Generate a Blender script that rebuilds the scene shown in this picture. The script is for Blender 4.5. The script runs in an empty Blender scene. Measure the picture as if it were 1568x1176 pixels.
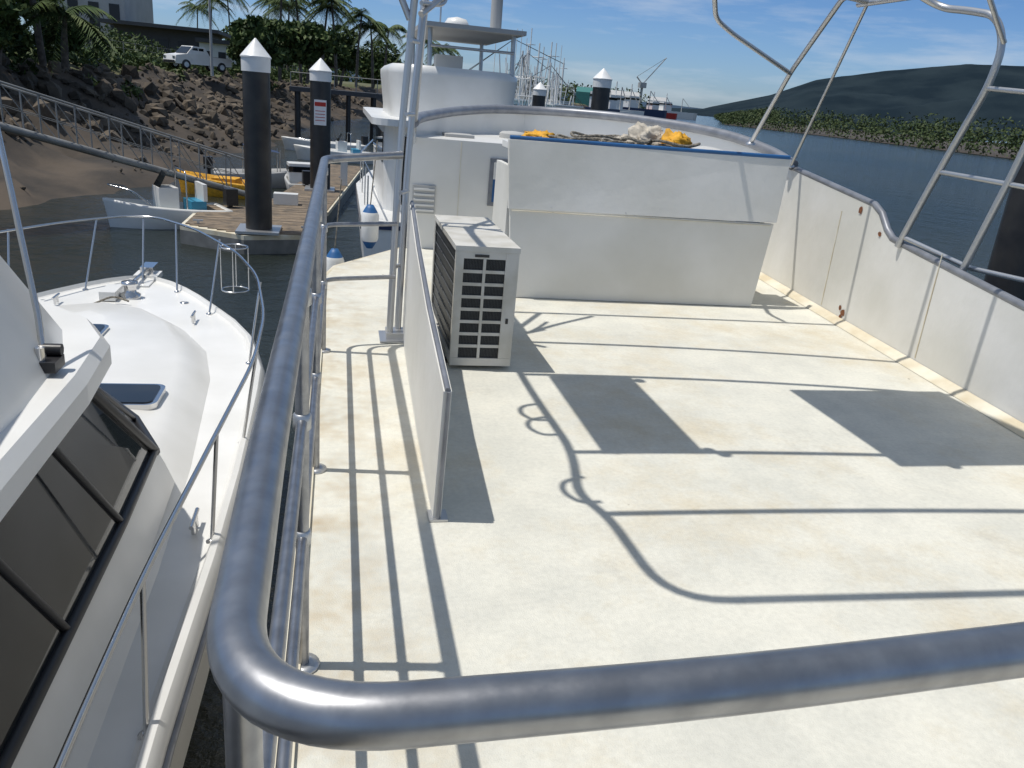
import bpy, math, random
import numpy as np
from mathutils import Vector, Matrix, noise
random.seed(7); rng=np.random.default_rng(11)
sc=bpy.context.scene
# ------------------------------------------------------------------ materials
def mat(name,col,rough=.5,metal=0.,var=0.,vscale=3.,col2=None,bump=0.,bscale=60.,spec=.5,detail=5.,coat=0.,rvar=0.):
    m=bpy.data.materials.new(name);m.use_nodes=True
    nt=m.node_tree;b=nt.nodes["Principled BSDF"]
    b.inputs["Roughness"].default_value=rough;b.inputs["Metallic"].default_value=metal
    b.inputs["Specular IOR Level"].default_value=spec
    b.inputs["Coat Weight"].default_value=coat
    c=(*col,1)
    geo=nt.nodes.new("ShaderNodeNewGeometry")
    if col2 is not None or var>0:
        if col2 is None: col2=tuple(x*(1-var) for x in col)
        n=nt.nodes.new("ShaderNodeTexNoise");n.inputs["Scale"].default_value=vscale;n.inputs["Detail"].default_value=detail
        nt.links.new(geo.outputs["Position"],n.inputs["Vector"])
        r=nt.nodes.new("ShaderNodeValToRGB");r.color_ramp.elements[0].position=.36;r.color_ramp.elements[1].position=.64
        r.color_ramp.elements[0].color=c;r.color_ramp.elements[1].color=(*col2,1)
        nt.links.new(n.outputs["Fac"],r.inputs[0]);nt.links.new(r.outputs[0],b.inputs["Base Color"])
    else: b.inputs["Base Color"].default_value=c
    if rvar>0:
        n3=nt.nodes.new("ShaderNodeTexNoise");n3.inputs["Scale"].default_value=22;n3.inputs["Detail"].default_value=9;n3.inputs["Roughness"].default_value=.7
        nt.links.new(geo.outputs["Position"],n3.inputs["Vector"])
        q=nt.nodes.new("ShaderNodeMapRange");q.inputs[1].default_value=.3;q.inputs[2].default_value=.7;q.inputs[3].default_value=rough-rvar;q.inputs[4].default_value=rough+rvar
        nt.links.new(n3.outputs["Fac"],q.inputs[0]);nt.links.new(q.outputs[0],b.inputs["Roughness"])
    if bump>0:
        n2=nt.nodes.new("ShaderNodeTexNoise");n2.inputs["Scale"].default_value=bscale;n2.inputs["Detail"].default_value=4
        nt.links.new(geo.outputs["Position"],n2.inputs["Vector"])
        bp=nt.nodes.new("ShaderNodeBump");bp.inputs["Strength"].default_value=bump;bp.inputs["Distance"].default_value=.02
        nt.links.new(n2.outputs["Fac"],bp.inputs["Height"]);nt.links.new(bp.outputs[0],b.inputs["Normal"])
    return m
white=mat("white_gelcoat",(.775,.765,.735),.3,col2=(.71,.70,.665),vscale=2.2)
whitep=mat("white_painted_panel",(.75,.735,.695),.5,col2=(.635,.62,.565),vscale=1.3,bump=.14,bscale=11,detail=10)
cream=mat("cream_paint",(.72,.68,.56),.6,col2=(.58,.50,.35),vscale=4,detail=9)
alu=mat("brushed_aluminium",(.38,.385,.40),.35,.9,col2=(.29,.295,.31),vscale=26,rvar=.08,detail=10)
alud=mat("dull_aluminium",(.53,.535,.54),.40,.85)
gangm=mat("galvanised_steel",(.30,.30,.29),.6,.4,var=.3,vscale=2)
steel=mat("stainless_steel",(.62,.62,.62),.22,1.)
greypaint=mat("grey_rail_paint",(.26,.27,.295),.4,.3,var=.25,vscale=8)
dark=mat("black_plastic",(.02,.02,.022),.4)
fin=mat("fin_metal",(.07,.075,.08),.5)
coil=mat("dark_coil",(.02,.024,.028),.5,.2,var=.5,vscale=40)
glass=mat("tinted_glass",(.010,.012,.014),.03,spec=.5)
acw=mat("ac_casing",(.62,.60,.55),.5,col2=(.50,.475,.41),vscale=7,detail=9)
blue=mat("blue_vinyl",(.02,.12,.32),.5,var=.3)
rust=mat("rust",(.25,.09,.03),.9,col2=(.12,.05,.03),vscale=60)
yellow=mat("yellow_fabric",(.75,.38,.02),.7,var=.35,vscale=12,bump=.6,bscale=25)
cloth=mat("beige_canvas",(.55,.5,.42),.9,var=.3,vscale=15,bump=.8,bscale=18)
ropem=mat("rope",(.30,.27,.22),.9,var=.6,vscale=50,bump=.8,bscale=90)
pileblk=mat("black_pile_sleeve",(.016,.016,.018),.4,col2=(.034,.032,.03),vscale=2.5,detail=9,rvar=.1)
pilew=mat("white_pile_cap",(.80,.80,.79),.4,col2=(.72,.72,.70),vscale=3)
dockm=mat("dock_boards",(.25,.19,.13),.85,col2=(.13,.105,.08),vscale=3.5,detail=9)
dockside=mat("dock_float",(.2,.2,.19),.8,var=.3)
rock=mat("rock",(.15,.12,.088),.95,col2=(.042,.034,.026),vscale=.6,bump=.8,bscale=6,detail=10)
mud=mat("mud_bank",(.085,.064,.045),.8,col2=(.032,.026,.02),vscale=.5,bump=.8,bscale=4,detail=10)
grass=mat("grass",(.07,.085,.03),.95,col2=(.13,.115,.06),vscale=.25,bump=.5,bscale=3)
trunkm=mat("palm_trunk",(.15,.125,.10),.9,var=.5,vscale=6)
redp=mat("red_paint",(.45,.03,.02),.5); signw=mat("sign_white",(.8,.8,.8),.5)
shedg=mat("green_shed",(.05,.20,.18),.6,var=.2); roofd=mat("dark_roof",(.06,.06,.065),.6,var=.2,vscale=.5)
wallg=mat("grey_wall",(.45,.45,.44),.8,var=.15,vscale=.5); navy=mat("navy_paint",(.02,.035,.09),.5)
lblue=mat("light_blue_paint",(.04,.25,.40),.4)
canvas=mat("shade_panel",(.15,.16,.2),.6)
def foliage(name,a,b,sc_=.5):
    m=mat(name,a,.6,col2=b,vscale=sc_,detail=6)
    m.node_tree.nodes["Principled BSDF"].inputs["Specular IOR Level"].default_value=.2
    return m
leaf1=foliage("leaf_dark",(.022,.042,.012),(.055,.085,.026),.7)
leaf2=foliage("leaf_light",(.045,.078,.02),(.11,.14,.045),.6)
leafp=foliage("palm_leaf",(.035,.07,.018),(.09,.12,.04),.8)
mang=foliage("mangrove_leaf",(.028,.05,.016),(.065,.09,.030),.05)
mang2=foliage("mangrove_leaf_light",(.045,.07,.022),(.08,.10,.036),.05)
def deckmat():
    m=mat("nonskid_deck",(.6,.6,.5),.78);nt=m.node_tree;b=nt.nodes["Principled BSDF"];N=nt.nodes.new;L=nt.links.new
    g=N("ShaderNodeNewGeometry")
    def nz(s,d,r=.6):
        n=N("ShaderNodeTexNoise");n.inputs["Scale"].default_value=s;n.inputs["Detail"].default_value=d;n.inputs["Roughness"].default_value=r;L(g.outputs["Position"],n.inputs["Vector"]);return n
    n1=nz(2.3,9,.68);n2=nz(.9,11,.74);n3=nz(230,2);n4=nz(6,9,.7);n6=nz(48,3,.6);n7=nz(1.4,12,.8)
    r1=N("ShaderNodeValToRGB");r1.color_ramp.elements[0].position=.38;r1.color_ramp.elements[1].position=.60
    r1.color_ramp.elements[0].color=(.605,.595,.525,1);r1.color_ramp.elements[1].color=(.71,.69,.60,1);L(n1.outputs["Fac"],r1.inputs[0])
    r2=N("ShaderNodeValToRGB");r2.color_ramp.elements[0].position=.49;r2.color_ramp.elements[1].position=.68
    r2.color_ramp.elements[0].color=(0,0,0,1);r2.color_ramp.elements[1].color=(.85,.85,.85,1);L(n2.outputs["Fac"],r2.inputs[0])
    mx=N("ShaderNodeMixRGB");mx.inputs[2].default_value=(.58,.505,.36,1);L(r2.outputs[0],mx.inputs[0]);L(r1.outputs[0],mx.inputs[1])
    r7=N("ShaderNodeValToRGB");r7.color_ramp.elements[0].position=.56;r7.color_ramp.elements[1].position=.72
    r7.color_ramp.elements[0].color=(0,0,0,1);r7.color_ramp.elements[1].color=(.6,.6,.6,1);L(n7.outputs["Fac"],r7.inputs[0])
    mx7=N("ShaderNodeMixRGB");mx7.inputs[2].default_value=(.46,.44,.38,1);L(r7.outputs[0],mx7.inputs[0]);L(mx.outputs[0],mx7.inputs[1])
    sx=N("ShaderNodeSeparateXYZ");L(g.outputs["Position"],sx.inputs[0])
    mr=N("ShaderNodeMapRange");mr.inputs[1].default_value=.42;mr.inputs[2].default_value=-.1;mr.inputs[3].default_value=.03;mr.inputs[4].default_value=.8;L(sx.outputs[0],mr.inputs[0])
    r4=N("ShaderNodeValToRGB");r4.color_ramp.elements[0].position=.46;r4.color_ramp.elements[1].position=.70;L(n4.outputs["Fac"],r4.inputs[0])
    mu=N("ShaderNodeMath");mu.operation="MULTIPLY";L(mr.outputs[0],mu.inputs[0]);L(r4.outputs[0],mu.inputs[1])
    mx2=N("ShaderNodeMixRGB");mx2.inputs[2].default_value=(.42,.32,.19,1);L(mu.outputs[0],mx2.inputs[0]);L(mx7.outputs[0],mx2.inputs[1])
    v=N("ShaderNodeTexVoronoi");v.inputs["Scale"].default_value=2.3;L(g.outputs["Position"],v.inputs["Vector"])
    r5=N("ShaderNodeValToRGB");r5.color_ramp.elements[0].position=.012;r5.color_ramp.elements[1].position=.022
    r5.color_ramp.elements[0].color=(.25,.2,.13,1);r5.color_ramp.elements[1].color=(1,1,1,1);L(v.outputs["Distance"],r5.inputs[0])
    mx3=N("ShaderNodeMixRGB");mx3.blend_type="MULTIPLY";mx3.inputs[0].default_value=1;L(mx2.outputs[0],mx3.inputs[1]);L(r5.outputs[0],mx3.inputs[2])
    r6=N("ShaderNodeValToRGB");r6.color_ramp.elements[0].position=.3;r6.color_ramp.elements[1].position=.62
    r6.color_ramp.elements[0].color=(.92,.92,.92,1);r6.color_ramp.elements[1].color=(1.02,1.02,1.02,1);L(n6.outputs["Fac"],r6.inputs[0])
    mx4=N("ShaderNodeMixRGB");mx4.blend_type="MULTIPLY";mx4.inputs[0].default_value=1;L(mx3.outputs[0],mx4.inputs[1]);L(r6.outputs[0],mx4.inputs[2])
    L(mx4.outputs[0],b.inputs["Base Color"])
    bp=N("ShaderNodeBump");bp.inputs["Strength"].default_value=.5;bp.inputs["Distance"].default_value=.004;L(n3.outputs["Fac"],bp.inputs["Height"]);L(bp.outputs[0],b.inputs["Normal"])
    return m
deck=deckmat()
def watermat():
    m=mat("river_water",(.02,.03,.03),.09,spec=.5);nt=m.node_tree;b=nt.nodes["Principled BSDF"];N=nt.nodes.new;L=nt.links.new
    g=N("ShaderNodeNewGeometry")
    n1=N("ShaderNodeTexNoise");n1.inputs["Scale"].default_value=2.2;n1.inputs["Detail"].default_value=7;n1.inputs["Roughness"].default_value=.62
    n2=N("ShaderNodeTexNoise");n2.inputs["Scale"].default_value=.035;n2.inputs["Detail"].default_value=6
    n3=N("ShaderNodeTexNoise");n3.inputs["Scale"].default_value=.5;n3.inputs["Detail"].default_value=4
    for n in (n1,n2,n3): L(g.outputs["Position"],n.inputs[0])
    ad=N("ShaderNodeMath");ad.operation="MULTIPLY_ADD";L(n3.outputs["Fac"],ad.inputs[0]);ad.inputs[1].default_value=1.6;L(n1.outputs["Fac"],ad.inputs[2])
    bp=N("ShaderNodeBump");bp.inputs["Strength"].default_value=.8;bp.inputs["Distance"].default_value=.15;L(ad.outputs[0],bp.inputs["Height"]);L(bp.outputs[0],b.inputs["Normal"])
    r=N("ShaderNodeValToRGB");r.color_ramp.elements[0].position=.35;r.color_ramp.elements[1].position=.65
    r.color_ramp.elements[0].color=(.014,.020,.018,1);r.color_ramp.elements[1].color=(.034,.036,.024,1);L(n2.outputs["Fac"],r.inputs[0]);L(r.outputs[0],b.inputs["Base Color"])
    return m
waterm=watermat()
# ------------------------------------------------------------------ mesh builder
def fillet(pts,rad,seg=6):
    pts=[Vector(p) for p in pts]
    if rad<=0 or len(pts)<3: return pts
    out=[pts[0]]
    for i in range(1,len(pts)-1):
        a,b,c=pts[i-1],pts[i],pts[i+1];d1=(a-b);d2=(c-b);r=min(rad,d1.length*.48,d2.length*.48)
        p1=b+d1.normalized()*r;p2=b+d2.normalized()*r
        for k in range(seg+1):
            t=k/seg;out.append(p1*(1-t)**2+b*2*t*(1-t)+p2*t*t)
    out.append(pts[-1]);return out
class MB:
    def __init__(s,name): s.name=name;s.v=[];s.f=[];s.m=[];s.s=[];s.mats=[]
    def mi(s,m):
        if m not in s.mats: s.mats.append(m)
        return s.mats.index(m)
    def add(s,vs,fs,m,smooth=False):
        o=len(s.v);s.v+= [tuple(q) for q in vs];k=s.mi(m)
        for f in fs: s.f.append(tuple(o+i for i in f));s.m.append(k);s.s.append(smooth)
        return s
    def box(s,x0,x1,y0,y1,z0,z1,m,M=None):
        vs=[Vector((x,y,z)) for z in (z0,z1) for x,y in ((x0,y0),(x1,y0),(x1,y1),(x0,y1))]
        if M is not None: vs=[M@q for q in vs]
        return s.add(vs,[(3,2,1,0),(4,5,6,7),(0,1,5,4),(1,2,6,5),(2,3,7,6),(3,0,4,7)],m)
    def loft(s,rings,m,cap0=True,cap1=True,smooth=False):
        n=len(rings[0]);vs=[q for r in rings for q in r];fs=[]
        for i in range(len(rings)-1):
            for j in range(n):
                k=(j+1)%n;fs.append((i*n+j,i*n+k,(i+1)*n+k,(i+1)*n+j))
        s.add(vs,fs,m,smooth)
        if cap0: s.add(rings[0],[tuple(range(n-1,-1,-1))],m)
        if cap1: s.add(rings[-1],[tuple(range(n))],m)
        return s
    def tube(s,pts,r,m,n=10,rad=0.,seg=6,r2=None):
        P=fillet(pts,rad,seg);rings=[];t0=(P[1]-P[0]).normalized()
        up=Vector((0,0,1)) if abs(t0.z)<.9 else Vector((1,0,0));u=t0.cross(up).normalized()
        for i,p in enumerate(P):
            t=((P[min(i+1,len(P)-1)]-P[max(i-1,0)])).normalized()
            u=(u-t*u.dot(t)).normalized();w=t.cross(u)
            rr=r if r2 is None else r+(r2-r)*i/(len(P)-1)
            rings.append([p+(u*math.cos(2*math.pi*k/n)+w*math.sin(2*math.pi*k/n))*rr for k in range(n)])
        return s.loft(rings,m,smooth=True)
    def lathe(s,c,prof,m,n=24,smooth=True):
        rings=[[(c[0]+r*math.cos(2*math.pi*k/n),c[1]+r*math.sin(2*math.pi*k/n),c[2]+z) for k in range(n)] for r,z in prof]
        return s.loft(rings,m,smooth=smooth)
    def prism(s,poly,z0,z1,m,smooth=False):
        return s.loft([[(x,y,z0) for x,y in poly],[(x,y,z1) for x,y in poly]],m)
    def build(s,bevel=0,autosm=True,M=None):
        me=bpy.data.meshes.new(s.name);me.from_pydata(s.v,[],s.f)
        for q in s.mats: me.materials.append(q)
        me.polygons.foreach_set("material_index",s.m);me.polygons.foreach_set("use_smooth",s.s);me.update()
        if M is not None: me.transform(M)
        ob=bpy.data.objects.new(s.name,me);sc.collection.objects.link(ob)
        if bevel>0:
            md=ob.modifiers.new("bevel","BEVEL");md.width=bevel;md.segments=2;md.limit_method="ANGLE";md.angle_limit=.7
        return ob
def rrect(x0,x1,y0,y1,r,seg=5):
    o=[]
    for cx,cy,a in ((x1-r,y0+r,-90),(x1-r,y1-r,0),(x0+r,y1-r,90),(x0+r,y0+r,180)):
        for k in range(seg+1):
            t=math.radians(a+90*k/seg);o.append((cx+r*math.cos(t),cy+r*math.sin(t)))
    return o
# ------------------------------------------------------------------ OUR BOAT
xR=lambda y:3.30+.122*y
b=MB("boat_deck")
out=[(-.12,-2.5)]+[(-.12,y) for y in (0,2,4,6.5)]+[(-.02,7.0),(.3,7.5),(.62,8.0)]
right=[(xR(y)+.03,y) for y in (8,6,4,2,0,-2.5)]
poly=out+right
b.add([(x,y,0) for x,y in poly],[tuple(range(len(poly)-1,-1,-1))],deck)
hull=out+[(.72,8.5),(1.25,9.5),(1.75,10.15),(2.3,10.45),(3.0,10.25),(3.6,9.5),(4.05,8.6)]+right
b.loft([[(x,y,-.004) for x,y in hull],[(x+(.02 if x<2 else -.02),y,-.25) for x,y in hull],[(2+(x-2)*.9,y*.93,-2.9) for x,y in hull]],white,cap0=False)
b.tube([(-.125,-2.5,-.03),(-.125,6.5,-.03),(-.02,7.02,-.03),(.3,7.52,-.03),(.62,8.02,-.03)],.035,cream,8)
b.box(-.105,-.085,-2.5,6.4,.0,.018,cream)
b.build()
fd=[(.64,8.0),(.70,8.3),(1.0,8.95),(1.25,9.3),(1.7,9.9),(2.25,10.15),(2.8,10.0),(3.3,9.5),(3.8,8.75),(4.2,7.75),(4.22,7.6),(3.0,7.6),(2.9,8.0)]
b=MB("raised_foredeck")
b.loft([[(x,y,0.002) for x,y in fd],[(x,y,1.06) for x,y in fd]],white)
arc=[(.66,7.75,1.20),(.74,8.2,1.23),(1.0,8.75,1.27),(1.25,9.2,1.30),(1.7,9.8,1.34),(2.2,10.1,1.36),(2.75,9.95,1.38),(3.24,9.55,1.385),(3.8,8.7,1.35),(4.05,8.1,1.30),(4.17,7.5,1.20),(4.17,7.12,1.12)]
vs=[];fs=[]
for x,y,z in arc: vs+=[(x,y,1.0),(x,y,z)]
for i in range(len(arc)-1): fs.append((2*i,2*i+2,2*i+3,2*i+1))
b.add(vs,fs,white,True)
b.tube(arc,.05,greypaint,12,.3)
b.box(1.44,1.86,7.985,7.998,.46,.92,greypaint);b.box(1.48,1.82,7.978,7.99,.50,.88,blue);b.box(1.48,1.82,7.97,7.984,.72,.88,white)
b.box(.70,.92,7.98,7.998,.35,.62,wallg)
for k in range(5): b.box(.71,.91,7.97,7.983,.37+.05*k,.39+.05*k,white)
for x in (1.15,): b.box(x-.002,x+.002,7.992,7.998,.02,1.05,cream)
b.lathe((1.9,9.2,1.06),[(.16,0),(.16,.05),(.13,.07),(.01,.08)],wallg,20)
b.box(1.05,1.35,8.5,8.8,1.062,1.09,wallg)
b.build(.004)
b=MB("bulwark")
prof=[(-2.5,.42),(0,.45),(2,.53),(3.44,.60),(5.05,.735),(5.2,.75),(5.3,.80),(5.42,.90),(5.55,.95),(6.4,1.02),(7.12,1.08),(7.6,1.12)]
vs=[];fs=[]
for y,h in prof:
    x=xR(y);vs+=[(x,y,0),(x,y,h),(x+.05,y,h),(x+.05,y,-.02)]
for i in range(len(prof)-1):
    o=4*i
    for k in range(3): fs.append((o+k,o+4+k,o+5+k,o+k+1))
b.add(vs,fs,whitep)
b.tube([(xR(y)+.02,y,h+.012) for y,h in prof],.026,greypaint,10)
vs=[];fs=[]
for y,h in prof: x=xR(y);vs+=[(x-.075,y,.003),(x-.055,y,.02),(x-.003,y,.045)]
for i in range(len(prof)-1):
    o=3*i
    for k in range(2): fs.append((o+k,o+3+k,o+4+k,o+k+1))
b.add(vs,fs,cream,True)
for y,z,r in ((5.7,.90,.03),(5.35,.77,.022),(5.62,.09,.03),(5.68,.12,.02),(5.64,.05,.022),(6.9,.03,.015)):
    x=xR(y)-.003;n=9
    ring=[(x-.003,y+r*(.7+.5*random.random())*math.cos(2*math.pi*k/n),z+r*(.7+.6*random.random())*math.sin(2*math.pi*k/n)) for k in range(n)]
    b.add(ring,[tuple(range(n))],rust)
for y in (2.3,4.55,6.0): b.box(xR(y)-.006,xR(y)-.001,y-.003,y+.003,.06,.55+.05*y,cream)
b.build()
b=MB("bench_seat_locker")
y0=6.1
def slab(pts,y,th,m):
    f=[(x,yy,z) for x,yy,z in pts];bk=[(x,yy+th,z) for x,yy,z in pts]
    b.add(f+bk,[(0,1,2,3),(7,6,5,4),(0,4,5,1),(1,5,6,2),(2,6,7,3),(3,7,4,0)],m)
slab([(1.34,y0,0.003),(3.42,y0-.03,0.003),(3.485,y0-.03,.70),(1.28,y0,.70)],y0,.05,whitep)
slab([(1.265,y0-.02,.695),(3.495,y0-.05,.715),(3.56,y0+.03,1.215),(1.24,y0+.05,1.20)],y0,.05,whitep)
b.box(1.30,3.40,6.19,7.0,.003,.45,whitep)
b.box(1.27,1.31,6.18,6.75,.003,1.0,whitep);b.box(3.42,3.46,6.18,6.8,.003,.9,whitep)
b.box(1.32,3.40,6.22,6.95,.455,.56,blue)
b.box(1.28,3.50,6.205,6.62,1.12,1.17,white)
b.tube([(1.25,6.17,1.212),(3.55,6.14,1.228)],.017,blue,8)
b.box(1.29,3.46,6.065,6.072,.685,.690,cream)
for x in (1.6,2.2,2.8,3.3): b.lathe((x,6.07,.72),[(.006,0),(.006,.003)],alud,8)
b.build(.006)
b=MB("coiled_rope")
for k in range(9):
    cx=1.75+.11*k+random.uniform(-.04,.04);cy=6.38+random.uniform(-.08,.08);R=random.uniform(.09,.17);ph=random.random()*6
    pts=[(cx+1.3*R*math.cos(t+ph),cy+R*math.sin(t+ph),1.2+.03*(k%3)+.012*math.sin(3*t+k)) for t in np.linspace(0,6.5,26)]
    b.tube(pts,.012,ropem,6)
b.tube([(1.5+.05*i,6.3+.06*math.sin(i*1.1),1.215+.02*math.sin(i*.7)) for i in range(28)],.012,ropem,6)
b.build()
def lump(name,c,s,m,seed,amp=.35,fr=3.):
    b=MB(name);n1,n2=30,20;rings=[]
    for i in range(n2+1):
        th=math.pi*(i+.001)/(n2+.002);ring=[]
        for j in range(n1):
            a=2*math.pi*j/n1;d=Vector((math.sin(th)*math.cos(a),math.sin(th)*math.sin(a),math.cos(th)))
            q=1+amp*noise.noise(d*fr+Vector((seed,0,0)))+amp*.5*noise.noise(d*fr*3+Vector((seed,3,0)))
            ring.append((c[0]+d.x*s[0]*q,c[1]+d.y*s[1]*q,max(c[2]+d.z*s[2]*q,c[2]-s[2]*.5)))
        rings.append(ring)
    b.loft(rings,m,smooth=True);return b.build()
lump("yellow_life_jacket",(2.64,6.36,1.235),(.13,.14,.10),yellow,3,.5)
lump("yellow_life_jacket",(1.54,6.42,1.205),(.14,.12,.055),yellow,8,.5)
lump("canvas_bag",(2.47,6.5,1.25),(.17,.13,.11),cloth,5,.6,2.)
lump("canvas_bag",(2.28,6.45,1.22),(.12,.1,.06),cloth,9,.6,2.)
b=MB("air_conditioner_unit")
X0,X1,Y0,Y1,Z0,Z1=.63,.985,4.33,5.42,.035,.715
b.box(X0+.012,X1-.012,Y0+.012,Y1-.012,Z0,Z1-.03,coil)
b.box(X0-.004,X1+.004,Y0-.004,Y1+.004,Z1-.03,Z1,acw)
b.box(X0,X1,Y0,Y1,Z0-.01,Z0+.035,acw)
b.box(X1-.01,X1,Y0+.02,Y1,Z0+.035,Z1-.03,acw);b.box(X0,X1,Y1-.01,Y1+.001,Z0+.036,Z1-.031,acw)
for a0,a1 in ((X0,X0+.045),(X1-.075,X1)): b.box(a0,a1,Y0,Y0+.02,Z0+.036,Z1-.031,acw)
xa_,xb_=X0+.045,X1-.075
b.box(xa_,xb_,Y0+.002,Y0+.02,Z1-.07,Z1-.031,acw)
xm=(xa_+xb_)/2;b.box(xm-.008,xm+.008,Y0+.001,Y0+.012,Z0+.036,Z1-.07,acw)
for k in range(1,8):
    z=Z0+.035+(Z1-.07-Z0-.035)*k/8;b.box(xa_,xb_,Y0+.003,Y0+.0115,z-.009,z+.009,acw)
x=xa_+.004
while x<xb_-.003: b.box(x,x+.0012,Y0+.0095,Y0+.0125,Z0+.04,Z1-.075,fin);x+=.0085
for k in range(8):
    z=Z0+.09+k*.07;b.box(X0+.004,X0+.010,Y0+.02,Y1-.01,z-.002,z+.002,fin)
for k in range(2):
    y=Y0+.02+k*1.04;b.box(X0+.0005,X0+.008,y-.018,y+.018,Z0+.036,Z1-.031,acw)
for y in (Y0+.12,Y1-.15): b.box(X0-.02,X1+.02,y,y+.04,.003,Z0-.01,dark)
b.box(X1-.05,X1-.035,Y0-.004,Y0+.0005,.28,.31,dark);b.box(xa_+.06,xa_+.14,Y0-.002,Y0+.001,Z1-.06,Z1-.045,dark)
b.build(.004)
b=MB("deck_partition_panel")
vs=[];st=[(2.62,.355,.51),(3.4,.365,.60),(4.2,.385,.71),(5.0,.41,.84)]
for y,x,h in st: vs+=[(x,y,.004),(x+.012,y,h),(x+.042,y,h),(x+.03,y,.004)]
fs=[]
for i in range(3):
    o=4*i
    for k in range(4): fs.append((o+k,o+4+k,o+4+(k+1)%4,o+(k+1)%4))
fs+=[(0,1,2,3),(15,14,13,12)]
b.add(vs,fs,whitep)
b.tube([(x+.027,y,h+.004) for y,x,h in st],.011,greypaint,6);b.tube([(.373,2.612,.0),(.385,2.612,.51)],.008,greypaint,6)
b.box(.34,.41,2.60,2.68,.002,.01,alud)
b.build()
# guard rail
b=MB("guard_rail")
RX=-.080;ZT=1.08
b.tube([(.36,4.9,ZT+.045),(RX,4.8,ZT),(RX,2.5,ZT),(RX,.9,ZT),(RX+.005,.457,ZT),(.3,.463,ZT),(.65,.485,ZT),(1.6,.575,ZT),(4.0,.82,ZT)],.0228,alu,36,.128,14)
for z,r in ((.72,.013),(.40,.013)):
    b.tube([(.34,4.85,z+.01),(RX,4.75,z),(RX,.49,z),(.3,.49,z),(1.6,.58,z),(3.9,.80,z)],r,alu,14,.1,8)
for y in (4.62,3.05,1.85,.62):
    b.tube([(RX,y,.0),(RX,y,ZT-.01)],.017,alu,14);b.lathe((RX,y,.001),[(.045,0),(.045,.008),(.025,.012)],alud,18)
    for z in (.72,.40,ZT-.05): b.lathe((RX,y,z-.022),[(.0175,0),(.022,.004),(.022,.04),(.0175,.044)],alud,16)
for x in (1.2,2.5): b.tube([(x,.44+.1*x,0),(x,.44+.1*x,ZT)],.017,alu,12)
b.build()
# canopy frame
b=MB("canopy_frame")
r=.019
b.tube([(.32,4.88,0),(.35,5.0,1.14),(.40,5.0,1.96),(.43,4.9,2.36)],.021,alud,14,.3)
b.tube([(.375,4.96,0),(.41,5.1,1.14),(.47,5.15,1.96),(.52,5.3,2.36)],.021,alud,14,.3)
b.box(.26,.44,4.80,5.04,.003,.012,alud);b.box(.30,.41,4.85,5.0,.012,.05,alud)
for z in (.45,.9,1.35,1.75): b.tube([(.335+.03*z,4.95,z),(.39+.03*z,5.08,z)],.012,alud,8)
b.tube([(.49,5.2,2.05),(.62,6.9,1.62),(.70,8.05,1.08)],.017,alud,10,.3)
b.tube([(.38,5.0,1.86),(.22,5.05,2.2),(.17,4.6,2.33)],.019,alud,10,.1)
b.tube([(.45,5.1,1.90),(.75,5.45,2.16),(1.0,5.7,2.36)],.019,alud,10,.1)
b.tube([(.45,5.1,1.96),(.62,5.3,1.98),(.62,5.5,2.3)],.014,alud,10,.1)
Z=2.34
def cross(y,bend,x0=.17,x1=3.62,rr=r):
    pts=[]
    for k in range(15):
        x=x0+(x1-x0)*k/14;t=(x-x0)/(x1-x0);pts.append((x,y-bend*t*t,Z+.10*math.sin(math.pi*t)))
    b.tube(pts,rr,alud,10)
cross(5.75,.12);cross(5.0,.42);cross(4.36,.45);cross(3.30,.25);cross(2.73,.2)
b.tube([(.6,5.75,Z+.03),(.17,5.0,Z),(.17,3.95,Z),(.19,3.3,Z),(.10,2.9,Z),(.17,2.7,Z),(.2,2.15,Z),(1.6,2.1,Z+.1),(3.62,2.02,Z),(3.66,3.5,Z),(3.66,5.8,Z)],.021,alud,12,.22)
for y in (2.95,3.62,3.80): 
    b.tube([(.17,y+.10,Z),(.07,y+.06,Z-.02),(.05,y-.04,Z-.03),(.1,y-.13,Z-.02),(.18,y-.12,Z)],.013,alud,8,.05)
b.box(.30,.80,3.28,4.34,Z+.075,Z+.09,canvas);b.box(1.72,2.76,3.12,4.16,Z+.125,Z+.14,canvas)
for x,y in ((.8,4.3),(.8,3.33),(.33,3.33),(1.74,4.1),(2.0,3.14),(.86,3.29)): b.lathe((x+.03,y-.02,Z+.09),[(.035,0),(.035,.012)],alud,12)
lx=3.93
b.tube([(lx-.03,5.06,.73),(lx,4.88,1.26),(lx,4.63,1.82),(lx,4.60,2.05),(lx,4.72,2.22),(lx,5.0,2.27),(lx,5.25,2.30),(lx-.3,5.35,2.44)],.023,alud,14,.18)
b.tube([(lx-.03,4.42,.62),(lx,4.22,1.42),(lx,4.1,2.1),(lx-.3,4.1,2.36)],.023,alud,14,.2)
b.tube([(lx-.02,5.03,.80),(lx+.02,4.4,.72),(lx+.05,3.9,.74)],.016,alud,10)
b.tube([(lx,4.87,1.27),(lx,4.26,1.26),(lx+.02,3.9,1.25)],.016,alud,10)
b.tube([(lx,4.64,1.80),(lx,4.14,1.77)],.016,alud,10);b.tube([(lx,4.60,2.06),(lx-.27,4.55,2.34)],.016,alud,10)
b.tube([(4.0,7.7,1.27),(3.9,7.0,1.92),(3.66,6.0,2.42),(3.66,5.75,2.36)],.021,alud,14,.1)
b.tube([(4.13,7.1,1.10),(3.86,6.0,2.38),(3.7,5.75,2.38)],.013,alud,10,.05)
b.tube([(3.9,7.0,1.90),(3.05,6.5,2.12),(2.80,6.3,2.19),(2.6,5.95,2.33),(2.58,5.72,2.44)],.019,alud,12,.12)
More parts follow.
